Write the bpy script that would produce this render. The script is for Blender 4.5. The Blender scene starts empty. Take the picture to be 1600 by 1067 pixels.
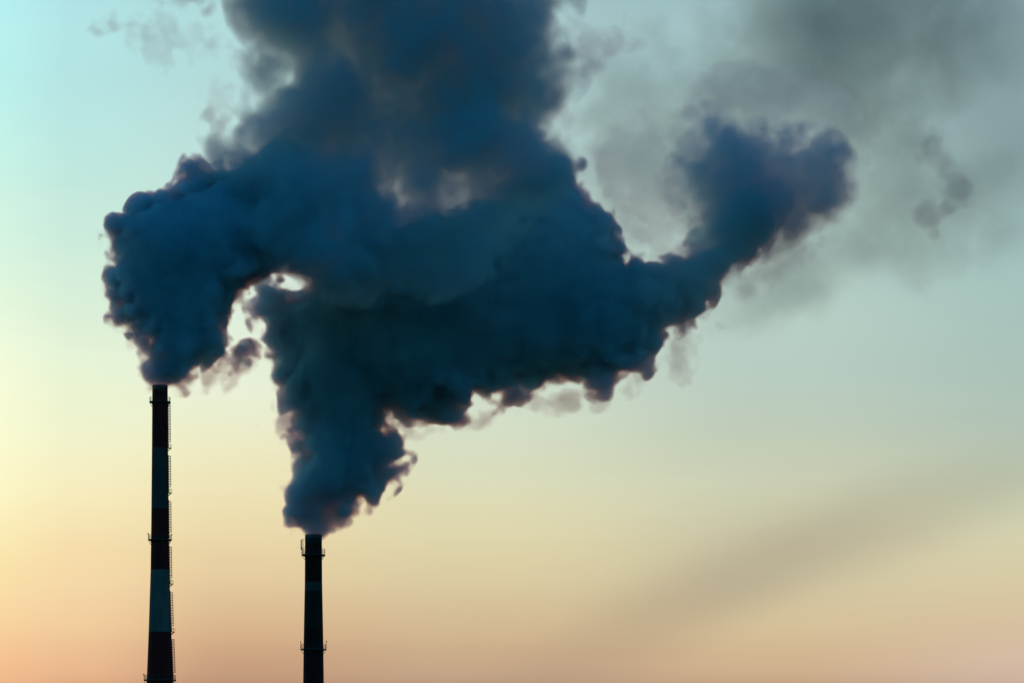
import bpy, bmesh, math, random
import numpy as np

# ------------------------------------------------------------------ camera, sky, sun, exposure
sc = bpy.context.scene
C = sc.collection
R = math.radians
FPX = 5000.0            # focal length in photo pixels (photo 1600 x 1067)
CX, HZ = 800.0, 1277.0  # photo column of the lens axis, photo row of the horizon
CAMZ = 15.0

cam_d = bpy.data.cameras.new('camera')
cam_d.sensor_width = 36.0
cam_d.lens = 36.0 * FPX / 1600.0
cam_d.shift_y = (HZ - 533.5) / 1600.0
cam_d.clip_start = 1.0
cam_d.clip_end = 60000.0
cam = bpy.data.objects.new('camera', cam_d)
cam.location = (0, 0, CAMZ)
cam.rotation_euler = (math.pi / 2, 0, 0)
C.objects.link(cam)
sc.camera = cam

SUN_AZ, SUN_EL = R(-14.0), R(3.2)     # low, behind the smoke, just left of the frame
sun_d = bpy.data.lights.new('sun', 'SUN')
sun_d.energy = 1.6
sun_d.angle = R(0.5)
sun_d.color = (1.0, 0.62, 0.42)
sun = bpy.data.objects.new('sun', sun_d)
sun.rotation_euler = (math.pi / 2 - SUN_EL, 0, math.pi - SUN_AZ)
C.objects.link(sun)

sc.view_settings.view_transform = 'Standard'
sc.view_settings.look = 'None'
sc.view_settings.exposure = 0.0
sc.view_settings.gamma = 1.0
sc.view_settings.use_curve_mapping = False
sc.render.engine = 'CYCLES'
cy = sc.cycles
cy.max_bounces = 12
cy.volume_bounces = 8
cy.diffuse_bounces = 3
cy.transparent_max_bounces = 512
cy.volume_max_steps = 512
cy.volume_step_rate = 0.6
cy.use_denoising = True
cy.sample_clamp_indirect = 4.0


def lin(c):
    return tuple((v / 255 / 12.92) if v <= 10.3 else (((v / 255) + 0.055) / 1.055) ** 2.4 for v in c)


world = bpy.data.worlds.new("World")
sc.world = world
world.use_nodes = True
nt = world.node_tree
N, L = nt.nodes, nt.links
bg = N['Background']


def node(tree, typ, **kw):
    n = tree.nodes.new(typ)
    for k, v in kw.items():
        setattr(n, k, v)
    return n


def math_n(tree, op, a, b=None, clamp=False):
    n = node(tree, 'ShaderNodeMath', operation=op, use_clamp=clamp)
    for i, v in enumerate((a, b)):
        if v is None:
            continue
        if isinstance(v, (int, float)):
            n.inputs[i].default_value = v
        else:
            tree.links.new(v, n.inputs[i])
    return n.outputs[0]


def smooth(tree, v, a, b):
    n = node(tree, 'ShaderNodeMapRange', interpolation_type='SMOOTHSTEP')
    tree.links.new(v, n.inputs[0])
    n.inputs[1].default_value, n.inputs[2].default_value = a, b
    return n.outputs[0]


def linmap(tree, v, a, b):
    n = node(tree, 'ShaderNodeMapRange', interpolation_type='LINEAR')
    tree.links.new(v, n.inputs[0])
    n.inputs[1].default_value, n.inputs[2].default_value = a, b
    return n.outputs[0]


tc = node(nt, 'ShaderNodeTexCoord')
sep = node(nt, 'ShaderNodeSeparateXYZ')
L.new(tc.outputs['Generated'], sep.inputs[0])
dx, dy, dz = sep.outputs
hor = math_n(nt, 'SQRT', math_n(nt, 'ADD', math_n(nt, 'MULTIPLY', dx, dx), math_n(nt, 'MULTIPLY', dy, dy)))
tan_el = math_n(nt, 'DIVIDE', dz, math_n(nt, 'MAXIMUM', hor, 0.001))
tan_az = math_n(nt, 'DIVIDE', dx, math_n(nt, 'MAXIMUM', dy, 0.05))
tt = math_n(nt, 'DIVIDE', tan_el, 0.30, clamp=True)

# evening sky: colour by elevation, for six compass directions (from beside the sun to away from it)
SKY = [
    (-60, [(1277, (214, 140, 92)), (1100, (248, 184, 126)), (1040, (255, 192, 136)), (960, (255, 216, 154)), (880, (255, 232, 165)), (800, (255, 246, 186)), (700, (255, 255, 205)),
           (600, (250, 255, 214)), (450, (226, 252, 222)), (300, (204, 250, 232)), (150, (184, 250, 242)), (0, (172, 246, 246)), (-223, (132, 214, 226))]),
    (106, [(1277, (160, 110, 84)), (1067, (230, 172, 126)), (1000, (242, 195, 142)), (930, (248, 212, 156)), (850, (248, 222, 164)), (780, (248, 234, 180)), (700, (242, 242, 196)),
           (600, (232, 244, 206)), (530, (222, 242, 212)), (400, (204, 238, 218)), (300, (190, 234, 222)), (150, (176, 230, 228)), (0, (168, 226, 230)), (-223, (120, 190, 210))]),
    (370, [(1277, (140, 100, 80)), (1067, (192, 146, 113)), (1000, (216, 172, 128)), (920, (229, 198, 148)), (850, (236, 213, 160)), (780, (238, 224, 172)), (730, (238, 230, 182)),
           (660, (236, 238, 200)), (600, (230, 240, 212)), (450, (214, 236, 216)), (300, (192, 228, 218)), (150, (176, 220, 218)), (0, (166, 216, 220)), (-223, (110, 176, 198))]),
    (720, [(1277, (130, 98, 84)), (1067, (190, 154, 124)), (1005, (208, 176, 134)), (930, (219, 197, 150)), (850, (224, 212, 164)), (770, (222, 220, 178)),
           (700, (214, 222, 190)), (640, (208, 222, 198)), (450, (188, 214, 202)), (300, (178, 210, 204)), (150, (168, 204, 204)), (0, (158, 198, 202)), (-223, (104, 160, 182))]),
    (1210, [(1277, (130, 98, 84)), (1067, (200, 164, 128)), (1000, (214, 186, 142)), (920, (212, 198, 156)), (830, (208, 204, 166)), (760, (204, 208, 176)), (680, (190, 203, 180)),
            (600, (182, 204, 190)), (470, (178, 206, 196)), (300, (170, 200, 196)), (150, (160, 196, 198)), (0, (152, 192, 198)), (-223, (98, 148, 172))]),
    (1640, [(1277, (140, 112, 100)), (1067, (206, 176, 154)), (960, (216, 192, 154)), (850, (214, 208, 168)), (760, (196, 206, 176)), (680, (180, 200, 182)), (600, (170, 196, 184)),
            (430, (160, 194, 190)), (300, (152, 188, 190)), (150, (146, 182, 190)), (0, (138, 176, 188)), (-223, (92, 136, 160))]),
]
prev = None
for k, (px, stops) in enumerate(SKY):
    rp = node(nt, 'ShaderNodeValToRGB')
    rp.color_ramp.interpolation = 'CARDINAL'
    els = rp.color_ramp.elements
    els[0].position = 0.0
    els[1].position = 1.0
    for i, (py, col) in enumerate(stops):
        p = (HZ - py) / 1500.0
        e = els[0] if i == 0 else (els[len(els) - 1] if i == len(stops) - 1 else els.new(p))
        e.position = p
        gm = 0.3 * col[0] + 0.59 * col[1] + 0.11 * col[2]
        e.color = (*lin([c + 0.14 * (gm + 4 - c) for c in col]), 1)
    L.new(tt, rp.inputs[0])
    if prev is None:
        prev = rp.outputs[0]
    else:
        f = smooth(nt, tan_az, (SKY[k - 1][0] - CX) / FPX, (px - CX) / FPX) if k > 1 else linmap(nt, tan_az, (SKY[k - 1][0] - CX) / FPX, (px - CX) / FPX)
        mx = node(nt, 'ShaderNodeMix', data_type='RGBA')
        L.new(f, mx.inputs[0])
        L.new(prev, mx.inputs[6])
        L.new(rp.outputs[0], mx.inputs[7])
        prev = mx.outputs[2]

sky = node(nt, 'ShaderNodeTexSky', sky_type='NISHITA', sun_disc=False, sun_elevation=SUN_EL, sun_rotation=SUN_AZ)
tint = node(nt, 'ShaderNodeMix', data_type='RGBA', blend_type='MULTIPLY')
tint.inputs[0].default_value = 1.0
L.new(sky.outputs[0], tint.inputs[6])
tint.inputs[7].default_value = (0.014, 0.118, 0.235, 1)     # the blue dusk on the side away from the sun
front = math_n(nt, 'MULTIPLY', smooth(nt, dy, 0.05, 0.75), math_n(nt, 'SUBTRACT', 1.0, smooth(nt, dz, 0.32, 0.75)))
mixw = node(nt, 'ShaderNodeMix', data_type='RGBA')
L.new(front, mixw.inputs[0])
L.new(tint.outputs[2], mixw.inputs[6])
L.new(prev, mixw.inputs[7])
mpw = node(nt, 'ShaderNodeMapping')
mpw.inputs['Scale'].default_value = (7.0, 7.0, 26.0)
mpw.inputs['Rotation'].default_value = (0.0, 0.35, 0.0)
L.new(tc.outputs['Generated'], mpw.inputs[0])
nzw = node(nt, 'ShaderNodeTexNoise')
nzw.inputs['Scale'].default_value = 1.0
nzw.inputs['Detail'].default_value = 4.0
L.new(mpw.outputs[0], nzw.inputs['Vector'])
veil = math_n(nt, 'ADD', 0.96, math_n(nt, 'MULTIPLY', nzw.outputs[0], 0.08))
mulw = node(nt, 'ShaderNodeMix', data_type='RGBA', blend_type='MULTIPLY')
mulw.inputs[0].default_value = 1.0
L.new(mixw.outputs[2], mulw.inputs[6])
L.new(veil, mulw.inputs[7])
L.new(mulw.outputs[2], bg.inputs[0])
bg.inputs[1].default_value = 1.0


# ------------------------------------------------------------------ helpers
def link(name, me, mats=(), parent=None, loc=None):
    o = bpy.data.objects.new(name, me)
    for m in mats:
        me.materials.append(m)
    C.objects.link(o)
    if parent is not None:
        o.parent = parent
    if loc is not None:
        o.location = loc
    return o


def tag(o, label=None, cat=None, group=None, kind=None):
    for k, v in (('label', label), ('category', cat), ('group', group), ('kind', kind)):
        if v:
            o[k] = v
    return o


def surf_mat(name, col, rough=0.8, metal=0.0, noise=None, dark=None):
    m = bpy.data.materials.new(name)
    m.use_nodes = True
    t = m.node_tree
    b = t.nodes['Principled BSDF']
    b.inputs['Base Color'].default_value = (*col, 1)
    b.inputs['Roughness'].default_value = rough
    b.inputs['Metallic'].default_value = metal
    if noise:
        co = node(t, 'ShaderNodeTexCoord')
        mp = node(t, 'ShaderNodeMapping')
        mp.inputs['Scale'].default_value = noise
        t.links.new(co.outputs['Object'], mp.inputs[0])
        nz = node(t, 'ShaderNodeTexNoise')
        nz.inputs['Scale'].default_value = 1.0
        nz.inputs['Detail'].default_value = 6.0
        t.links.new(mp.outputs[0], nz.inputs['Vector'])
        rp = node(t, 'ShaderNodeValToRGB')
        rp.color_ramp.elements[0].position, rp.color_ramp.elements[1].position = 0.35, 0.68
        rp.color_ramp.elements[0].color = (*dark, 1)
        rp.color_ramp.elements[1].color = (*col, 1)
        t.links.new(nz.outputs[0], rp.inputs[0])
        t.links.new(rp.outputs[0], b.inputs['Base Color'])
        bp = node(t, 'ShaderNodeBump')
        bp.inputs['Strength'].default_value = 0.25
        bp.inputs['Distance'].default_value = 0.05
        t.links.new(nz.outputs[0], bp.inputs['Height'])
        t.links.new(bp.outputs[0], b.inputs['Normal'])
    return m


def vol_mat(name, dens, albedo=(0.62, 0.72, 0.80), absorb=(0.06, 0.02, 0.0), g=0.45):
    m = bpy.data.materials.new(name)
    m.use_nodes = True
    t = m.node_tree
    for n in list(t.nodes):
        if n.type == 'BSDF_PRINCIPLED':
            t.nodes.remove(n)
    v = node(t, 'ShaderNodeVolumePrincipled')
    v.inputs['Color'].default_value = (*albedo, 1)
    v.inputs['Absorption Color'].default_value = (*absorb, 1)
    v.inputs['Density'].default_value = dens
    v.inputs['Anisotropy'].default_value = g
    t.links.new(v.outputs[0], t.nodes['Material Output'].inputs['Volume'])
    return m, v


# ------------------------------------------------------------------ ground (below the frame, reaching the horizon)
soil = surf_mat('dry_field', (0.06, 0.055, 0.04), 1.0, noise=(0.02, 0.02, 0.02), dark=(0.03, 0.035, 0.02))
bm = bmesh.new()
bmesh.ops.create_grid(bm, x_segments=40, y_segments=40, size=26000)
me = bpy.data.meshes.new('ground')
bm.to_mesh(me)
bm.free()
tag(link('ground', me, [soil]), kind='structure')


# ------------------------------------------------------------------ chimneys
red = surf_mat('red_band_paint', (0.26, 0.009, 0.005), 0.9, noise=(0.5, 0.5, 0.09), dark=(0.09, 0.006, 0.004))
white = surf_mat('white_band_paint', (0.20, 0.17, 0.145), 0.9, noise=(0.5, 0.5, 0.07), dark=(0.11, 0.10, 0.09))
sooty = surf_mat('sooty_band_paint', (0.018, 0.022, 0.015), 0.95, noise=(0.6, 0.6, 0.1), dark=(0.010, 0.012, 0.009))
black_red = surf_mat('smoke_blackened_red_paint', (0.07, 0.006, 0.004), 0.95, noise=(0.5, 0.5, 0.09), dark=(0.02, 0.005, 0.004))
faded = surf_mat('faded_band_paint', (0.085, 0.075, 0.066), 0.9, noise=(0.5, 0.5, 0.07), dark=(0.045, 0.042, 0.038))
concrete = surf_mat('grey_concrete', (0.22, 0.21, 0.20), 0.95, noise=(0.4, 0.4, 0.1), dark=(0.13, 0.125, 0.12))
soot = surf_mat('soot', (0.02, 0.02, 0.02), 1.0)
steel = surf_mat('weathered_steel', (0.10, 0.095, 0.09), 0.75, noise=(3, 3, 3), dark=(0.06, 0.045, 0.04))
glass_red = surf_mat('red_lamp_glass', (0.30, 0.02, 0.02), 0.3)


def tube(bm, a, b, r, seg=6):
    a, b = np.array(a, float), np.array(b, float)
    d = b - a
    n = np.linalg.norm(d)
    if n < 1e-6:
        return
    d /= n
    u = np.cross(d, (0, 0, 1) if abs(d[2]) < 0.9 else (1, 0, 0))
    u /= np.linalg.norm(u)
    v = np.cross(d, u)
    rings = []
    for p in (a, b):
        rings.append([bm.verts.new(p + r * (math.cos(2 * math.pi * k / seg) * u + math.sin(2 * math.pi * k / seg) * v)) for k in range(seg)])
    for k in range(seg):
        q = (k + 1) % seg
        bm.faces.new((rings[0][k], rings[0][q], rings[1][q], rings[1][k]))
    bm.faces.new(rings[0][::-1])
    bm.faces.new(rings[1])


def ring(bm, r, z, rad, n=40, seg=5, cx=0.0, cyy=0.0, a0=0.0, a1=2 * math.pi):
    closed = abs(a1 - a0 - 2 * math.pi) < 1e-6
    cnt = n if closed else n + 1
    rr = []
    for k in range(cnt):
        a = a0 + (a1 - a0) * k / n
        rr.append([bm.verts.new((cx + (r + rad * math.cos(2 * math.pi * s / seg)) * math.cos(a),
                                 cyy + (r + rad * math.cos(2 * math.pi * s / seg)) * math.sin(a),
                                 z + rad * math.sin(2 * math.pi * s / seg))) for s in range(seg)])
    for k in range(n):
        A, B = rr[k], rr[(k + 1) % cnt]
        for s in range(seg):
            q = (s + 1) % seg
            bm.faces.new((A[s], B[s], B[q], A[q]))
    if not closed:
        bm.faces.new(rr[0])
        bm.faces.new(rr[-1][::-1])


def box(bm, c, s, rz=0.0):
    vs = []
    for sx in (-1, 1):
        for sy in (-1, 1):
            for sz in (-1, 1):
                x, y = sx * s[0] / 2, sy * s[1] / 2
                vs.append(bm.verts.new((c[0] + x * math.cos(rz) - y * math.sin(rz), c[1] + x * math.sin(rz) + y * math.cos(rz), c[2] + sz * s[2] / 2)))
    for f in ((0, 1, 3, 2), (4, 6, 7, 5), (0, 4, 5, 1), (2, 3, 7, 6), (0, 2, 6, 4), (1, 5, 7, 3)):
        bm.faces.new([vs[i] for i in f])


def annulus(bm, r0, r1, z0, z1, n=56):
    prof = [(r0, z0), (r1, z0), (r1, z1), (r0, z1)]
    rr = [[bm.verts.new((r * math.cos(2 * math.pi * k / n), r * math.sin(2 * math.pi * k / n), z)) for r, z in prof] for k in range(n)]
    for k in range(n):
        A, B = rr[k], rr[(k + 1) % n]
        for s in range(4):
            q = (s + 1) % 4
            bm.faces.new((A[s], A[q], B[q], B[s]))


def done(name, bm, mat, parent, smoothed=False):
    bmesh.ops.recalc_face_normals(bm, faces=bm.faces)
    me = bpy.data.meshes.new(name)
    bm.to_mesh(me)
    bm.free()
    if smoothed:
        for p in me.polygons:
            p.use_smooth = True
    return link(name, me, [mat], parent)


def radius_at(prof, z):
    zs = [p[0] for p in prof]
    return float(np.interp(z, zs, [p[1] for p in prof]))


def shaft(name, prof, bands, parent, mats):
    """Hollow tapering shaft: outer wall by profile, lip and inner flue; painted bands as material slots."""
    top = prof[-1][0]
    zs = sorted(set([p[0] for p in prof] + [b[0] for b in bands if 0 < b[0] < top] + list(np.arange(0, top, 3.0))))
    n = 72
    me = bpy.data.meshes.new(name)
    bm = bmesh.new()
    rows = []
    for z in zs:
        r = radius_at(prof, z)
        rows.append([bm.verts.new((r * math.cos(2 * math.pi * k / n), r * math.sin(2 * math.pi * k / n), z)) for k in range(n)])
    rt = prof[-1][1]
    for r, z in ((rt - 0.45, top), (rt - 0.5, top - 8)):
        rows.append([bm.verts.new((r * math.cos(2 * math.pi * k / n), r * math.sin(2 * math.pi * k / n), z)) for k in range(n)])
    for i in range(len(rows) - 1):
        zc = (rows[i][0].co.z + rows[i + 1][0].co.z) / 2
        mi = 0
        for zb, mb in bands:
            if zc > zb:
                mi = mb
        if i >= len(rows) - 3:
            mi = len(mats) - 1
        for k in range(n):
            q = (k + 1) % n
            f = bm.faces.new((rows[i][k], rows[i][q], rows[i + 1][q], rows[i + 1][k]))
            f.material_index = mi
            f.smooth = i < len(rows) - 3
    f = bm.faces.new(rows[-1])
    f.material_index = len(mats) - 1
    bm.to_mesh(me)
    bm.free()
    return link(name, me, mats, parent)


def gallery(chim, prof, z, out, rail_h, nb=10, lamps=()):
    r = radius_at(prof, z)
    bm = bmesh.new()
    annulus(bm, r - 0.02, r + out, z - 0.14, z)
    ring(bm, r + out, z - 0.10, 0.11, 48, 6)
    g = done('gallery', bm, steel, chim)
    bm = bmesh.new()
    ro = r + out - 0.06
    for k in range(20):
        a = 2 * math.pi * k / 20
        tube(bm, (ro * math.cos(a), ro * math.sin(a), z), (ro * math.cos(a), ro * math.sin(a), z + rail_h), 0.045)
    for h in (1.0, 0.66, 0.33):
        ring(bm, ro, z + rail_h * h, 0.04, 48, 5)
    ring(bm, ro, z + 0.10, 0.07, 48, 4)
    done('railing', bm, steel, g)
    for k in range(nb):
        a = 2 * math.pi * k / nb
        c, s = math.cos(a), math.sin(a)
        bm = bmesh.new()
        rl = radius_at(prof, z - 1.5)
        tube(bm, ((r + out - 0.1) * c, (r + out - 0.1) * s, z - 0.2), ((rl - 0.02) * c, (rl - 0.02) * s, z - 1.5), 0.09)
        tube(bm, (r * c, r * s, z - 0.22), ((r + out) * c, (r + out) * s, z - 0.22), 0.08)
        done('bracket', bm, steel, g)
    for a, h in lamps:
        c, s = math.cos(a), math.sin(a)
        x, y = (ro + 0.12) * c, (ro + 0.12) * s
        bm = bmesh.new()
        tube(bm, (x, y, z), (x, y, z + h - 0.25), 0.05)
        tube(bm, (x, y, z + h - 0.28), (x, y, z + h - 0.18), 0.2, 10)
        lamp = done('warning_lamp', bm, steel, g)
        bm = bmesh.new()
        bmesh.ops.create_uvsphere(bm, u_segments=12, v_segments=8, radius=0.19)
        bmesh.ops.scale(bm, vec=(1, 1, 1.35), verts=bm.verts)
        bmesh.ops.translate(bm, vec=(x, y, z + h), verts=bm.verts)
        done('lens', bm, glass_red, lamp, True)
    return g


def ladder(chim, prof, z0, z1, ang, off=0.22, cage=True):
    """Straight ladder run standing off the shaft, following its slope, with hoop cage."""
    def at(z, radial, side):
        r = radius_at(prof, z) + off + radial
        return (r * math.cos(ang) - side * math.sin(ang), r * math.sin(ang) + side * math.cos(ang), z)
    bm = bmesh.new()
    n = max(1, int((z1 - z0) / 6))
    for s in (-0.24, 0.24):
        for k in range(n):
            za, zb = z0 + (z1 - z0) * k / n, z0 + (z1 - z0) * (k + 1) / n
            tube(bm, at(za, 0, s), at(zb, 0, s), 0.06)
    for z in np.arange(z0 + 0.15, z1, 0.33):
        tube(bm, at(z, 0, -0.24), at(z, 0, 0.24), 0.03, 5)
    for z in np.arange(z0 + 0.4, z1, 2.4):
        for s in (-0.24, 0.24):
            tube(bm, at(z, -off - 0.02, s), at(z, 0, s), 0.035, 5)
    lad = done('ladder', bm, steel, chim)
    if cage:
        bm = bmesh.new()
        pts = [(0.0, -0.26), (0.24, -0.38), (0.50, -0.36), (0.68, -0.2), (0.74, 0.0), (0.68, 0.2), (0.50, 0.36), (0.24, 0.38), (0.0, 0.26)]
        zz = list(np.arange(z0 + 1.9, z1 + 0.01, 0.8))
        for z in zz:
            for (a, b), (c, d) in zip(pts[:-1], pts[1:]):
                tube(bm, at(z, a, b), at(z, c, d), 0.055, 4)
        for (a, b) in (pts[2], pts[3], pts[4], pts[5], pts[6]):
            for za, zb in zip(zz[:-1], zz[1:]):
                tube(bm, at(za, a, b), at(zb, a, b), 0.04, 4)
        done('safety_cage', bm, steel, lad)
    return lad


def rest_platform(chim, prof, z, ang):
    r = radius_at(prof, z)
    c, s = math.cos(ang), math.sin(ang)
    bm = bmesh.new()
    box(bm, ((r + 0.55) * c, (r + 0.55) * s, z), (1.1, 1.3, 0.14), ang)
    rl = radius_at(prof, z - 0.9)
    for w in (-0.5, 0.5):
        tube(bm, ((r + 1.0) * c - w * s, (r + 1.0) * s + w * c, z - 0.05), ((rl - 0.03) * c - w * s, (rl - 0.03) * s + w * c, z - 0.9), 0.09)
    p = done('rest_platform', bm, steel, chim)
    bm = bmesh.new()
    for w in (-0.62, 0.62):
        for q in (0.55, 1.08):
            tube(bm, ((r + q) * c - w * s, (r + q) * s + w * c, z), ((r + q) * c - w * s, (r + q) * s + w * c, z + 1.1), 0.04, 5)
        tube(bm, ((r + 0.1) * c - w * s, (r + 0.1) * s + w * c, z + 1.1), ((r + 1.08) * c - w * s, (r + 1.08) * s + w * c, z + 1.1), 0.04, 5)
    tube(bm, ((r + 1.08) * c + 0.62 * s, (r + 1.08) * s - 0.62 * c, z + 1.1), ((r + 1.08) * c - 0.62 * s, (r + 1.08) * s + 0.62 * c, z + 1.1), 0.04, 5)
    done('railing', bm, steel, p)
    return p


def rods(chim, prof, n, h):
    top, r = prof[-1]
    for k in range(n):
        a = 2 * math.pi * (k + 0.3) / n
        bm = bmesh.new()
        tube(bm, ((r + 0.05) * math.cos(a), (r + 0.05) * math.sin(a), top - 2.0), ((r + 0.05) * math.cos(a), (r + 0.05) * math.sin(a), top + h), 0.03, 5)
        done('lightning_rod', bm, steel, chim)


def place(px, D):
    return ((px - CX) / FPX * D, D)


def Z(py, D):
    return (HZ - py) / FPX * D + CAMZ


# tall banded chimney
D1 = 1000.0
x, y = place(250.0, D1)
tall = bpy.data.objects.new('factory_chimney', None)
C.objects.link(tall)
tall.location = (x, y, 0)
tag(tall, 'tall factory chimney with dark red and pale bands and a caged ladder up its side', 'chimney', 'factory chimneys')
m1 = D1 / FPX
prof1 = [(0.0, 33.0 * m1)] + [(Z(py, D1), r * m1) for py, r in ((1180, 26.0), (1067, 20.9), (987, 17.7), (890, 14.6), (820, 13.7), (700, 12.6), (602, 12.0))]
bands1 = [(Z(p, D1), m) for p, m in ((1085, 1), (987, 0), (890, 1), (795, 0), (700, 1))]
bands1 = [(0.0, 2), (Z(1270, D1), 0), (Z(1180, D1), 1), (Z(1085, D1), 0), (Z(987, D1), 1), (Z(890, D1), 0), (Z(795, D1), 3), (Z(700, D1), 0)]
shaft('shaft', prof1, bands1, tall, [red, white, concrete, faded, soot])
LANG = -0.18
for py, lamps in ((628, ()), (843, ((math.pi, 1.9), (0.35, 1.8))), (1062, ((math.pi, 1.8),))):
    gallery(tall, prof1, Z(py, D1), 0.85, 1.55, 10, lamps)
stops1 = [1352, 1210, 1132, 1060, 987, 912, 841, 770, 700, 627]
for a, b in zip(stops1[:-1], stops1[1:]):
    ladder(tall, prof1, max(0.0, Z(a, D1)), Z(b, D1) - (2.2 if b != 627 else 0.4), LANG)
for py in (1210, 1132, 987, 912, 770, 700):
    rest_platform(tall, prof1, Z(py, D1), LANG)
rods(tall, prof1, 4, 0.5)

# short dark chimney
D2 = 1060.0
x, y = place(489.8, D2)
short = bpy.data.objects.new('factory_chimney', None)
C.objects.link(short)
short.location = (x, y, 0)
tag(short, 'shorter dark factory chimney with two railed galleries and a dim pale band', 'chimney', 'factory chimneys')
m2 = D2 / FPX
prof2 = [(0.0, 21.5 * m2)] + [(Z(py, D2), r * m2) for py, r in ((1067, 16.2), (1000, 15.3), (910, 13.6), (835, 13.2))]
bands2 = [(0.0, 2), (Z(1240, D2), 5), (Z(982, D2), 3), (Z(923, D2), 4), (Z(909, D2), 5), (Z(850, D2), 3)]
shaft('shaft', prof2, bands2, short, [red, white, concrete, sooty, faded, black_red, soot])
gallery(short, prof2, Z(867, D2), 1.05, 2.0, 10, ((math.pi, 2.5),))
gallery(short, prof2, Z(1014, D2), 0.95, 1.7, 10, ((math.pi, 2.4), (0.0, 2.6)))
ladder(short, prof2, Z(867, D2), Z(841, D2), math.pi - 0.1, 0.7)
for a, b in ((1345, 1180), (1180, 1014), (1014, 867)):
    ladder(short, prof2, max(0.0, Z(a, D2)), Z(b, D2), math.pi / 2 + 0.4)
rods(short, prof2, 4, 0.35)


# ------------------------------------------------------------------ smoke: real volumes bounded by nested billowing skins
rng = np.random.default_rng(7)


def bspline_rows(n, step, wave, seed_off):
    """(n x m) cubic B-spline weights that carry a random lattice of spacing `wave` to n samples `step` apart."""
    t = np.arange(n) * step / wave + seed_off
    i = np.floor(t).astype(int)
    f = t - i
    m = i.max() + 4
    W = np.zeros((n, m), np.float32)
    w = ((1 - f) ** 3 / 6, (3 * f ** 3 - 6 * f ** 2 + 4) / 6, (-3 * f ** 3 + 3 * f ** 2 + 3 * f + 1) / 6, f ** 3 / 6)
    for k in range(4):
        W[np.arange(n), i + k] = w[k]
    return W


def noise3(shape, step, wave, long=1.0):
    Ws = [bspline_rows(n, step, wave * (long if k == 1 else 1.0), rng.random()) for k, n in enumerate(shape)]
    Rn = rng.standard_normal([w.shape[1] for w in Ws]).astype(np.float32)
    A = np.tensordot(Ws[0], Rn, (1, 0))
    A = np.moveaxis(np.tensordot(Ws[1], A, (1, 1)), 0, 1)
    A = np.tensordot(A, Ws[2].T, (2, 0))
    return A / 0.33


def poly_sdf(px, py, poly):
    """Signed distance (positive inside) of points to a closed polygon."""
    P = np.array(poly, float)
    Q = np.roll(P, -1, 0)
    d2 = np.full(px.shape, 1e18)
    ins = np.zeros(px.shape, bool)
    for (ax, ay), (bx, by) in zip(P, Q):
        ex, ey = bx - ax, by - ay
        t = np.clip(((px - ax) * ex + (py - ay) * ey) / (ex * ex + ey * ey + 1e-9), 0, 1)
        d2 = np.minimum(d2, (px - ax - t * ex) ** 2 + (py - ay - t * ey) ** 2)
        c = (ay > py) != (by > py)
        with np.errstate(divide='ignore', invalid='ignore'):
            ins ^= c & (px < (bx - ax) * (py - ay) / (by - ay + 1e-12) + ax)
    d = np.sqrt(d2)
    return np.where(ins, d, -d)


def medial_balls(poly, x0, x1, y0, y1, step, tol, rmax, depth_amp):
    xs, ys = np.arange(x0, x1, step), np.arange(y0, y1, step)
    gx, gy = np.meshgrid(xs, ys, indexing='ij')
    d = np.minimum(poly_sdf(gx, gy, poly), rmax)
    nz = noise3((len(xs), len(ys), 1), step, 130.0)[:, :, 0]
    idx = np.where(d.ravel() > 1.5)[0]
    X, Y, Dd, Nz = gx.ravel()[idx], gy.ravel()[idx], d.ravel()[idx], nz.ravel()[idx]
    order = np.argsort(-Dd)
    X, Y, Dd, Nz = X[order], Y[order], Dd[order], Nz[order]
    alive = np.ones(len(X), bool)
    out = []
    for i in range(len(X)):
        if not alive[i]:
            continue
        out.append((X[i], Y[i], float(np.clip(Nz[i], -1.6, 1.6)) * depth_amp, min(Dd[i], rmax)))
        # discs already contained in this one need no ball of their own
        alive &= ~(Dd[i] - np.hypot(X - X[i], Y - Y[i]) >= Dd - tol - 0.04 * Dd)
    # where a thick part was cut to rmax, add balls to keep the width
    return out


def stamp(F, balls, ox, oy, oz, step):
    nx, ny, nz = F.shape
    for bx, by, bz, r in balls:
        m = r + 26
        i0, i1 = max(0, int((bx - m - ox) / step)), min(nx, int((bx + m - ox) / step) + 2)
        j0, j1 = max(0, int((bz - m - oy) / step)), min(ny, int((bz + m - oy) / step) + 2)
        k0, k1 = max(0, int((oz - by - m) / step)), min(nz, int((oz - by + m) / step) + 2)
        if i1 <= i0 or j1 <= j0 or k1 <= k0:
            continue
        X = (ox + np.arange(i0, i1) * step - bx).astype(np.float32)[:, None, None]
        Y = (oy + np.arange(j0, j1) * step - bz).astype(np.float32)[None, :, None]
        Zz = (oz - np.arange(k0, k1) * step - by).astype(np.float32)[None, None, :]
        S = F[i0:i1, j0:j1, k0:k1]
        np.maximum(S, r - np.sqrt(X * X + Y * Y + Zz * Zz), out=S)


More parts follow.
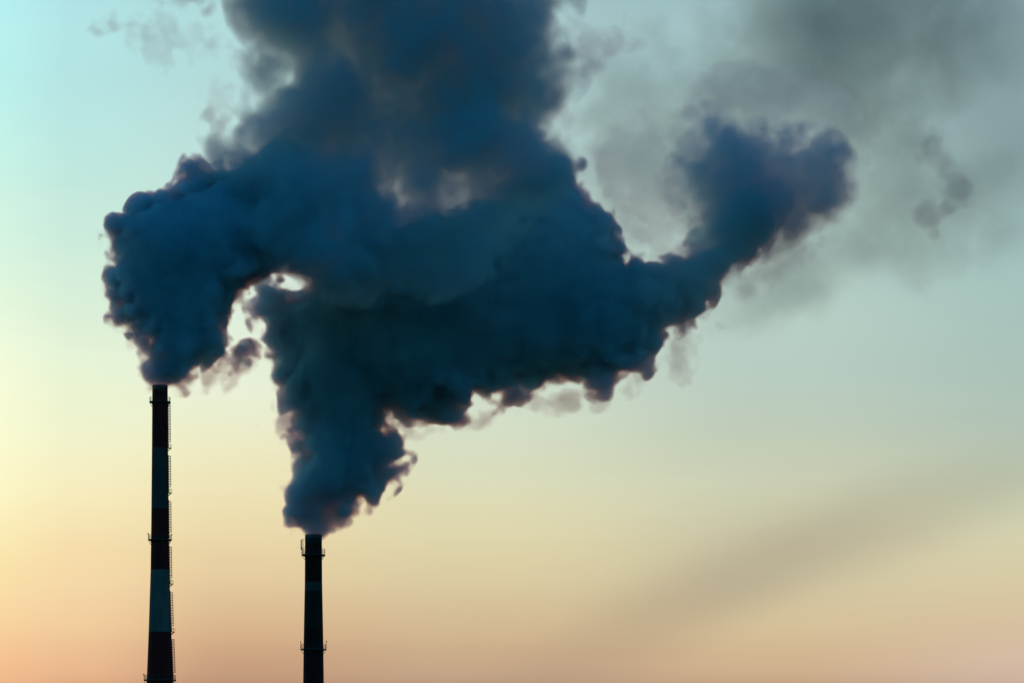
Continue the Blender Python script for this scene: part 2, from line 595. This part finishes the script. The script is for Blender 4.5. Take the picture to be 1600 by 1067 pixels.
def surface_nets(F):
    """Closed quad skin of F > 0, normals outward."""
    ins = F > 0
    nx, ny, nz = F.shape
    cnt = np.zeros((nx - 1, ny - 1, nz - 1), np.int8)
    for a in (0, 1):
        for b in (0, 1):
            for c in (0, 1):
                cnt += ins[a:nx - 1 + a, b:ny - 1 + b, c:nz - 1 + c]
    act = (cnt > 0) & (cnt < 8)
    ci = np.argwhere(act)
    idm = np.full(act.shape, -1, np.int32)
    idm[act] = np.arange(len(ci), dtype=np.int32)
    pos = np.zeros((len(ci), 3), np.float32)
    num = np.zeros(len(ci), np.float32)
    corners = [(a, b, c) for a in (0, 1) for b in (0, 1) for c in (0, 1)]
    for p in corners:
        for ax in range(3):
            if p[ax]:
                continue
            q = list(p)
            q[ax] = 1
            va = F[ci[:, 0] + p[0], ci[:, 1] + p[1], ci[:, 2] + p[2]]
            vb = F[ci[:, 0] + q[0], ci[:, 1] + q[1], ci[:, 2] + q[2]]
            cr = (va > 0) != (vb > 0)
            t = np.where(cr, va / np.where(cr, va - vb, 1), 0)
            for w in range(3):
                pos[:, w] += cr * (p[w] + (t if w == ax else 0))
            num += cr
    pos = pos / num[:, None] + ci
    quads = []
    for ax in range(3):
        u, v = (ax + 1) % 3, (ax + 2) % 3
        sl0, sl1 = [slice(None)] * 3, [slice(None)] * 3
        sl0[ax], sl1[ax] = slice(0, -1), slice(1, None)
        A, B = ins[tuple(sl0)], ins[tuple(sl1)]
        e = np.argwhere(A != B)
        ok = (e[:, u] > 0) & (e[:, v] > 0) & (e[:, u] < F.shape[u] - 1) & (e[:, v] < F.shape[v] - 1)
        e = e[ok]
        out = A[e[:, 0], e[:, 1], e[:, 2]]

        def cell(du, dv):
            c = e.copy()
            c[:, u] += du
            c[:, v] += dv
            return idm[c[:, 0], c[:, 1], c[:, 2]]
        q = np.stack([cell(-1, -1), cell(0, -1), cell(0, 0), cell(-1, 0)], 1)
        q[~out] = q[~out][:, ::-1]
        quads.append(q)
    return pos, np.concatenate(quads)


def skin_mesh(name, parts, mats):
    me = bpy.data.meshes.new(name)
    nv = sum(len(p) for p, q in parts)
    nq = sum(len(q) for p, q in parts)
    V = np.concatenate([p for p, q in parts]).astype(np.float32)
    off, qs, mi = 0, [], []
    for i, (p, q) in enumerate(parts):
        qs.append(q + off)
        mi.append(np.full(len(q), i, np.int32))
        off += len(p)
    Q = np.concatenate(qs).astype(np.int32)
    me.vertices.add(nv)
    me.vertices.foreach_set('co', V.ravel())
    me.loops.add(nq * 4)
    me.loops.foreach_set('vertex_index', Q.ravel())
    me.polygons.add(nq)
    me.polygons.foreach_set('loop_start', np.arange(0, nq * 4, 4, dtype=np.int32))
    for m in mats:
        me.materials.append(m)
    me.polygons.foreach_set('material_index', np.concatenate(mi))
    me.update(calc_edges=True)
    return me


def smoke(name, polys, D, box_px, step, depth, levels, octaves, depth_amp=0.0, mouth=None, holes=(), parent=None,
          rmax=400.0, albedo=(0.36, 0.86, 0.95), absorb=(0.30, 0.03, 0.0), g=0.15, shift=0.0, soft=(), swell=0.0, lean=None, relief=1.0, drawn=2.0, seed=0):
    """One body of smoke. polys: outline(s) as seen from the camera side, each inflated to round 3-D masses, then
    billowed by several sizes of noise. levels: (depth below the skin, density added there)."""
    global rng
    rng = np.random.default_rng(int(polys[0][0][0] * 31 + polys[0][0][1] + seed))
    x0, y0, x1, y1 = box_px
    ox, oy, oz = x0, -depth, y1
    nx, ny, nz = int((x1 - x0) / step) + 1, int(2 * depth / step) + 1, int((y1 - y0) / step) + 1
    F = np.full((nx, ny, nz), -60.0, np.float32)
    for poly in polys:
        P = np.array(poly)
        bl = medial_balls(poly, P[:, 0].min(), P[:, 0].max(), P[:, 1].min(), P[:, 1].max(), 3.0, 1.2, rmax, depth_amp)
        if lean:                     # carried away from the camera downwind
            bl = [(a, b, c + max(0.0, a - lean[0]) * lean[1], d) for a, b, c, d in bl]
        bl = [(a + (a - CX) * c / FPX, b - (HZ - b) * c / FPX, c, d) for a, b, c, d in bl]   # the further back, the higher it has risen
        stamp(F, bl, ox, oy, oz, step)
    gx = (ox + np.arange(nx) * step).astype(np.float32)[:, None, None]
    gy = (oy + np.arange(ny) * step).astype(np.float32)[None, :, None]
    gz = (oz - np.arange(nz) * step).astype(np.float32)[None, None, :]
    env = np.clip((F + 22.0) / 9.0, 0.0, 1.0)
    amp = wide = 1.0
    if mouth:                        # a narrow jet at the flue, rolling up as it rises
        far = np.sqrt((gx - mouth[0]) ** 2 + gy ** 2 + (gz - mouth[1]) ** 2)
        amp, wide = np.clip(far / mouth[2], 0.08, 1.0), np.clip(far / 190.0, 0.1, 1.0)
    calm = 1.0
    if relief < 1.0:                 # broad flanks are smoother than the torn rims
        px2, pz2 = np.meshgrid(gx[:, 0, 0], gz[0, 0, :], indexing='ij')
        sd = np.max([poly_sdf(px2, pz2, p) for p in polys], 0)
        calm = (1.0 - (1.0 - relief) * np.clip((sd - 8.0) / 40.0, 0, 1)).astype(np.float32)[:, None, :]
    for wave, a, mode in octaves:
        n = noise3(F.shape, step, wave, drawn)     # billows drawn out along the wind
        if mode == 'billow':
            n = np.abs(n) * 1.3 - 0.9
        F += env * ((amp if wave < 35 else wide) * (a * n)) * (calm if wave < 30 else (calm + 1.0) / 2)
    for hx, hy, hr, s in holes:          # gaps blown through the smoke
        rag = 1.0 + 0.6 * noise3(F.shape, step, 36.0, 2.0) + 0.45 * noise3(F.shape, step, 16.0, 2.0)
        hxx, hyy = hx + (hx - CX) * gy / FPX, hy - (HZ - hy) * gy / FPX
        F -= s * rag * np.exp(-(((gx - hxx) / hr[0]) ** 2 + ((gz - hyy) / hr[1]) ** 2))
    for sx_, sy_, sr, s in soft:
        F -= s * np.exp(-(((gx - sx_) / sr) ** 2 + ((gz - sy_) / sr) ** 2))
    for ax in range(3):
        sl = [slice(None)] * 3
        for e in (0, 1, -1, -2):
            sl[ax] = e
            F[tuple(sl)] = np.minimum(F[tuple(sl)], -5.0)
    F += swell * amp
    m = D / FPX
    top = parent
    for i, (lv, dens) in enumerate(levels):
        p, q = surface_nets(F - lv)
        if not len(q):
            continue
        W = np.empty_like(p)
        W[:, 0] = (ox + p[:, 0] * step - CX) * m
        W[:, 1] = D + (oy + p[:, 1] * step + shift) * m
        W[:, 2] = CAMZ + (HZ - (oz - p[:, 2] * step)) * m
        nm = name if i == 0 else 'dense_smoke'
        o = link(nm, skin_mesh(nm, [(W, q)], [vol_mat(name + '_density', dens, albedo, absorb, g)[0]]), (), top)
        if i == 0:
            top = o
        print(name, lv, len(q))
    return top


def puff(name, px, py, rx, ry, rd, D, dens, wave, rough, bias, parent=None, shift=0.0, tilt=0.0, albedo=(0.38, 0.68, 0.76), absorb=(0.05, 0.02, 0.0), seed=0.0, soft=0.7, stretch=(1, 1, 1)):
    """Thin uneven smoke: a lumpy closed body whose density fades to nothing before its skin. Sizes in photo pixels at distance D."""
    m = D / FPX
    bm = bmesh.new()
    bmesh.ops.create_icosphere(bm, subdivisions=4, radius=1.0)
    from mathutils import noise as mn, Vector
    for v in bm.verts:
        v.co *= 1.0 + 0.10 * mn.noise(v.co * 2.2 + Vector((seed, seed * 0.7, 3.0)))
    me = bpy.data.meshes.new(name)
    bm.to_mesh(me)
    bm.free()
    mat, vol = vol_mat(name + '_density', 0.0, albedo, absorb, 0.35)
    t = mat.node_tree
    tcn = node(t, 'ShaderNodeTexCoord')
    ln = node(t, 'ShaderNodeVectorMath', operation='LENGTH')
    t.links.new(tcn.outputs['Object'], ln.inputs[0])
    mp = node(t, 'ShaderNodeMapping')
    mp.inputs['Scale'].default_value = (rx / wave / stretch[0], rd / wave / stretch[1], ry / wave / stretch[2])
    mp.inputs['Location'].default_value = (seed * 3.1, seed * 1.7, seed * 5.3)
    t.links.new(tcn.outputs['Object'], mp.inputs[0])
    nz = node(t, 'ShaderNodeTexNoise')
    nz.inputs['Scale'].default_value = 1.0
    nz.inputs['Detail'].default_value = 5.0
    nz.inputs['Roughness'].default_value = 0.58
    nz.inputs['Distortion'].default_value = 0.6
    t.links.new(mp.outputs[0], nz.inputs['Vector'])
    # how far inside the body, roughened by noise
    f = math_n(t, 'SUBTRACT', 0.9, ln.outputs['Value'])
    f = math_n(t, 'ADD', f, math_n(t, 'MULTIPLY', math_n(t, 'SUBTRACT', nz.outputs[0], 0.5), rough))
    f = math_n(t, 'MULTIPLY', smooth(t, math_n(t, 'SUBTRACT', f, bias), 0.0, soft), smooth(t, ln.outputs['Value'], 0.9, 0.6))
    t.links.new(math_n(t, 'MULTIPLY', f, dens), vol.inputs['Density'])
    o = link(name, me, [mat], None)
    o.location = ((px - CX) * m, D + shift * m, CAMZ + (HZ - py) * m)
    o.scale = (rx * m, rd * m, ry * m)
    o.rotation_euler = (0, -tilt, 0)
    if parent is not None:
        o.parent = parent
    return o


# smoke of the tall chimney
P1 = [(243, 606), (240, 598), (236, 592), (228, 583), (226, 572), (232, 562), (224, 550), (226, 540), (215, 528), (205, 515), (196, 506), (180, 508), (176, 497),
      (185, 485), (180, 470), (170, 455), (166, 435), (168, 415), (172, 400), (166, 385), (163, 368), (170, 352), (182, 344), (200, 345), (212, 325),
      (222, 315), (236, 312), (250, 315), (262, 303), (276, 295), (288, 270), (296, 250), (312, 246), (322, 256), (332, 268), (352, 262), (400, 240),
      (460, 230), (490, 270), (508, 330), (512, 390), (505, 430), (500, 440), (482, 430), (462, 424), (440, 434), (405, 438), (388, 450), (380, 474), (362, 490), (352, 512),
      (357, 535), (372, 545), (386, 538), (398, 545), (395, 556), (372, 573), (350, 566), (335, 573), (315, 583), (300, 593), (288, 610), (270, 604), (260, 598), (257, 606)]
BILL = [(80, 9, 'billow'), (42, 8, 'n'), (24, 9, 'billow'), (13, 7.5, 'n'), (8, 4.6, 'n'), (5, 2.4, 'n')]
NECK = [(243, 605), (239, 598), (228, 586), (223, 571), (231, 556), (262, 540), (302, 560), (300, 588), (284, 608), (264, 602), (258, 605)]
s1 = smoke('smoke_plume', [P1, NECK], D1, (120, 150, 580, 640), 1.9, 340, [(-5, 0.022), (0, 0.13), (4, 0.22), (9, 0.3)], BILL, 14.0, (250, 606, 85), swell=3.0, lean=(300, 1.2), relief=0.16,
           holes=((374, 498, (14, 34), 26), (408, 560, (13, 60), 18), (438, 438, (36, 8), 28), (340, 604, (44, 14), 16)))
tag(s1, 'dark billowing smoke pouring from the tall chimney, its left edge lumpy and sharp', 'smoke', 'smoke plumes of the two chimneys')

P2 = [(481, 846), (478, 834), (468, 829), (452, 822), (443, 812), (440, 795), (446, 785), (442, 768), (450, 755), (462, 742), (465, 725), (470, 705), (460, 692),
      (447, 690), (454, 672), (458, 655), (450, 640), (448, 615), (440, 600), (430, 580), (422, 560), (418, 540), (410, 522), (398, 502), (390, 480),
      (398, 460), (412, 446), (430, 442), (446, 456), (466, 460), (478, 452), (480, 430), (492, 395), (550, 370), (640, 352), (730, 335), (800, 290), (850, 235),
      (880, 225), (902, 250), (916, 280), (936, 310), (950, 340), (960, 375), (976, 396), (1000, 402), (1020, 416), (1045, 411), (1070, 394), (1088, 370), (1104, 345), (1130, 322), (1165, 312), (1190, 322), (1196, 350), (1184, 384), (1166, 408), (1142, 436), (1125, 461), (1110, 486), (1080, 506), (1060, 516), (1040, 536),
      (1030, 560), (1005, 580), (985, 580), (965, 592), (950, 616), (940, 621), (920, 612), (905, 600), (885, 606), (870, 621), (850, 610), (830, 626),
      (800, 618), (770, 640), (740, 630), (725, 650), (712, 663), (700, 661), (690, 646), (665, 651), (650, 656), (622, 655), (612, 668), (632, 683), (645, 705),
      (640, 730), (625, 745), (610, 760), (595, 780), (575, 790), (565, 795), (555, 795), (545, 806), (525, 819), (512, 828), (502, 833), (499, 846)]
STEM = [(455, 762), (466, 736), (469, 702), (460, 680), (462, 655), (540, 640), (560, 700), (540, 770), (480, 790)]
s2 = smoke('smoke_plume', [P2, STEM], D2, (370, 180, 1330, 855), 2.2, 215, [(-5, 0.02), (0, 0.10), (4.5, 0.18), (10, 0.25)], BILL, 22.0, (490, 842, 46), swell=2.0, relief=0.16,
           holes=((406, 565, (12, 50), 16), (460, 443, (17, 9), 32), (384, 475, (10, 20), 12), (432, 792, (12, 34), 13)))
tag(s2, 'vast dark blue smoke from the shorter chimney, trailing right to a rounded end', 'smoke', 'smoke plumes of the two chimneys')

# soft rounded end of that plume
LB = [(1010, 432), (1030, 420), (1050, 414), (1068, 397), (1078, 370), (1066, 330), (1054, 300), (1048, 275), (1056, 248), (1072, 222), (1092, 196), (1112, 180), (1132, 186), (1150, 176), (1172, 188), (1190, 200), (1230, 206), (1275, 206),
      (1310, 220), (1330, 255), (1328, 300), (1308, 333), (1280, 345), (1250, 362), (1215, 386), (1180, 411), (1150, 436), (1125, 461), (1108, 484), (1070, 500), (1030, 500), (1005, 470)]
s2b = smoke('smoke_cloud', [LB], 1040.0, (970, 130, 1390, 540), 2.8, 150, [(-13, 0.006), (-5, 0.012), (3, 0.022), (13, 0.045), (26, 0.10)],
            [(80, 9, 'billow'), (40, 8, 'n'), (20, 9, 'billow'), (10, 6, 'n'), (6, 3, 'n')], 16.0, swell=5.0, relief=0.6, absorb=(0.20, 0.03, 0.0), holes=((1086, 240, (36, 46), 20), (1100, 310, (22, 30), 8)))
tag(s2b, 'rounded blue-grey smoke cloud at the far right end of the big plume', 'smoke')

# paler upper mass drifting off above both
U = [(340, 310), (332, 262), (332, 238), (318, 215), (326, 200), (345, 205), (352, 185), (362, 165), (385, 150), (400, 130), (385, 110), (372, 85), (362, 50),
     (365, 20), (350, -60), (380, -110), (860, -110), (905, -60), (905, -10), (895, 30), (885, 60), (905, 85), (928, 96), (918, 130), (895, 150), (870, 160),
     (852, 178), (850, 205), (872, 216), (888, 238), (890, 270), (860, 330), (800, 410), (680, 460), (560, 470), (500, 450), (470, 428), (400, 428), (366, 380)]
s3 = smoke('smoke_cloud', [U], 1000.0, (270, -135, 990, 570), 3.0, 170, [(-9, 0.005), (-2, 0.015), (5, 0.025), (14, 0.036), (28, 0.05), (45, 0.075)],
           [(130, 13, 'n'), (66, 13, 'billow'), (34, 12, 'n'), (18, 10, 'billow'), (10, 6, 'n'), (6.5, 3.2, 'n')], 30.0, rmax=95.0, swell=6.0, relief=1.0, albedo=(0.44, 0.86, 0.94), absorb=(0.14, 0.03, 0.0),
           holes=((444, 100, (32, 44), 34), (388, 166, (26, 22), 28), (618, 290, (54, 42), 25), (704, 300, (26, 50), 22), (665, 250, (30, 22), 14), (442, 438, (36, 9), 38),
                  (560, 60, (60, 40), 14), (870, 60, (34, 80), 10), (352, 110, (26, 70), 30)))
tag(s3, 'soft upper smoke cloud drifting out of the top of the picture above both chimneys', 'smoke')


# thin grey smoke over the right of the sky
thin = bpy.data.objects.new('smoke_cloud', None)
C.objects.link(thin)
tag(thin, 'thin grey smoke cloud spread across the upper right, darkest near the top edge', 'smoke')
for k, (px, py, rx, ry, rd, dens, wave, rough, bias, tilt) in enumerate([
        (1345, 40, 400, 310, 260, 0.042, 130, 1.7, 0.05, 0.25),
        (1000, 210, 210, 280, 160, 0.022, 60, 2.2, 0.04, 0.0),
        (1420, 310, 280, 210, 160, 0.026, 90, 2.0, 0.05, -0.1),
        (1220, 430, 230, 120, 120, 0.030, 80, 2.0, 0.05, 0.4),
        (1600, 150, 250, 350, 200, 0.014, 150, 1.4, 0.0, 0.0),
        (1100, 250, 130, 140, 110, 0.032, 60, 2.0, 0.10, 0.0)]):
    puff('puff', px, py, rx, ry, rd, 1150.0, dens, wave, rough, bias, thin, tilt=tilt, seed=1.3 + k)


def wisp(host, poly, D, k=1.0, label=None, swell=1.0):
    """A torn scrap of smoke: outline, then strong small-scale noise so that it frays."""
    P = np.array(poly)
    o = smoke('smoke_wisp' if host is None else 'torn_smoke', [poly], D, (P[:, 0].min() - 26, P[:, 1].min() - 26, P[:, 0].max() + 26, P[:, 1].max() + 26), 1.9, 46,
              [(-4, 0.018 * k), (0, 0.035 * k), (4, 0.05 * k), (9, 0.06 * k)],
              [(44, 8, 'n'), (24, 7.5, 'billow'), (13, 7, 'n'), (8, 5, 'n'), (5, 2.2, 'n')], 10.0, swell=swell, parent=host, drawn=1.2)
    if label:
        tag(o, label, 'smoke', 'torn wisps of smoke')
    return o


# ragged edges torn from the two plumes
for p, k in (([(300, 590), (325, 575), (360, 572), (392, 560), (396, 575), (372, 592), (356, 612), (338, 604), (318, 606)], 0.8),
             ([(178, 500), (200, 508), (215, 530), (226, 548), (222, 560), (205, 545), (192, 522)], 0.8),
             ([(285, 250), (298, 236), (314, 240), (306, 262), (290, 275)], 0.7)):
    wisp(s1, p, D1, k)
# dense jet leaving the flue, and the tongue of smoke curling into the gap
smoke('torn_smoke', [[(242, 610), (235, 599), (226, 586), (224, 568), (236, 554), (268, 548), (290, 562), (286, 588), (266, 602), (258, 610)]], D1, (190, 510, 330, 640), 1.8, 60,
      [(-3, 0.05), (0, 0.15), (4, 0.3)], [(24, 3.5, 'billow'), (13, 4, 'n'), (8, 2.6, 'n'), (5, 1.5, 'n')], 4.0, (250, 606, 30), swell=5.5, parent=s1, seed=3)
wisp(s1, [(318, 560), (345, 550), (370, 552), (392, 538), (401, 548), (394, 562), (370, 576), (345, 572), (322, 582)], D1, 4.0, swell=2.5)
for p, k in (([(404, 662), (422, 648), (440, 640), (460, 650), (456, 676), (440, 684), (425, 668)], 1.3),
             ([(395, 440), (420, 432), (452, 426), (478, 424), (474, 440), (440, 440), (404, 456), (392, 470)], 0.8),
             ([(446, 448), (450, 430), (466, 422), (480, 430), (470, 446), (458, 456)], 0.6),
             ([(1030, 560), (1050, 530), (1085, 510), (1100, 530), (1084, 560), (1070, 590), (1046, 602), (1030, 585)], 0.4),
             ([(615, 655), (650, 658), (700, 668), (730, 656), (770, 645), (768, 660), (725, 676), (670, 676), (625, 672)], 0.7),
             ([(770, 636), (830, 628), (880, 622), (930, 622), (990, 592), (1010, 588), (985, 612), (930, 636), (850, 640), (800, 648)], 0.65),
             ([(420, 545), (432, 560), (442, 600), (452, 640), (448, 660), (434, 630), (424, 590)], 1.0),
             ([(1120, 480), (1160, 440), (1215, 405), (1270, 370), (1300, 360), (1285, 390), (1225, 425), (1170, 465), (1130, 505)], 0.35)):
    wisp(s2, p, D2, k)
for p, k in (([(888, 40), (925, 58), (975, 56), (1002, 72), (965, 88), (930, 102), (905, 135), (880, 150), (872, 120), (892, 92)], 0.4),
             ([(338, 100), (360, 60), (385, 90), (378, 130), (352, 160), (330, 190), (322, 150)], 0.2),
             ([(318, 196), (330, 180), (350, 190), (346, 214), (326, 222)], 0.6),
             ([(845, 150), (880, 160), (905, 190), (900, 225), (880, 215), (858, 190)], 0.4)):
    wisp(s3, p, 1000.0, k)
for p, k in (([(1034, 290), (1040, 230), (1056, 188), (1092, 162), (1135, 168), (1128, 215), (1096, 262), (1078, 320), (1056, 330)], 0.5),
             ([(1290, 200), (1330, 215), (1352, 250), (1345, 300), (1322, 330), (1310, 300), (1322, 250)], 0.3),
             ([(905, 240), (950, 195), (1000, 180), (1040, 200), (1045, 260), (1052, 320), (1072, 378), (1040, 405), (1000, 398), (972, 372), (950, 330), (925, 290)], 0.2),
             ([(1060, 180), (1100, 120), (1180, 100), (1260, 110), (1330, 150), (1360, 220), (1310, 215), (1230, 200), (1150, 176), (1110, 178)], 0.2)):
    wisp(s2b, p, 1040.0, k)
wisp(None, [(200, 60), (222, 30), (262, 24), (300, 40), (330, 30), (350, 60), (340, 100), (300, 90), (262, 110), (240, 100), (215, 110)], 1080.0, 0.22, 'faint ragged smoke wisp at the upper left, below the brownish one', swell=2.0)
wisp(None, [(225, -30), (340, -30), (352, 0), (325, 16), (290, 20), (255, 10)], 1080.0, 0.5, 'small brownish smoke wisp cut off by the top edge of the picture')
wisp(None, [(142, 40), (152, 22), (178, 18), (205, 24), (214, 40), (190, 44), (166, 50)], 1080.0, 0.5, 'small grey smoke wisp farthest to the left near the top')
wisp(None, [(1434, 330), (1446, 312), (1475, 300), (1496, 268), (1508, 292), (1512, 318), (1490, 334), (1472, 346), (1462, 380), (1453, 392), (1454, 358), (1440, 345)], 1150.0, 0.6, 'dark torn smoke wisp tapering downwards at the far right', swell=-1.0)
wisp(None, [(1412, 236), (1436, 218), (1462, 208), (1480, 204), (1476, 236), (1492, 256), (1474, 266), (1452, 246), (1428, 250)], 1150.0, 0.4, 'small ragged grey smoke wisp above the tapering one at the far right')

# long thin streak of old smoke low in the sky
streak = bpy.data.objects.new('smoke_streak', None)
C.objects.link(streak)
tag(streak, 'long faint brown-grey smoke streak slanting low across the lower right sky', 'smoke')
OLD = dict(albedo=(0.62, 0.52, 0.48), absorb=(0.03, 0.03, 0.02), soft=0.8)
puff('puff', 1030, 975, 540, 115, 260, 1700.0, 0.0025, 500, 0.6, 0.0, streak, tilt=0.46, seed=21.0, **OLD)
puff('puff', 1330, 830, 740, 120, 260, 1720.0, 0.0026, 500, 0.7, 0.0, streak, tilt=0.33, seed=23.0, **OLD)
puff('puff', 1330, 800, 900, 190, 260, 1760.0, 0.0016, 500, 0.7, 0.0, streak, tilt=0.34, seed=22.0, **OLD)
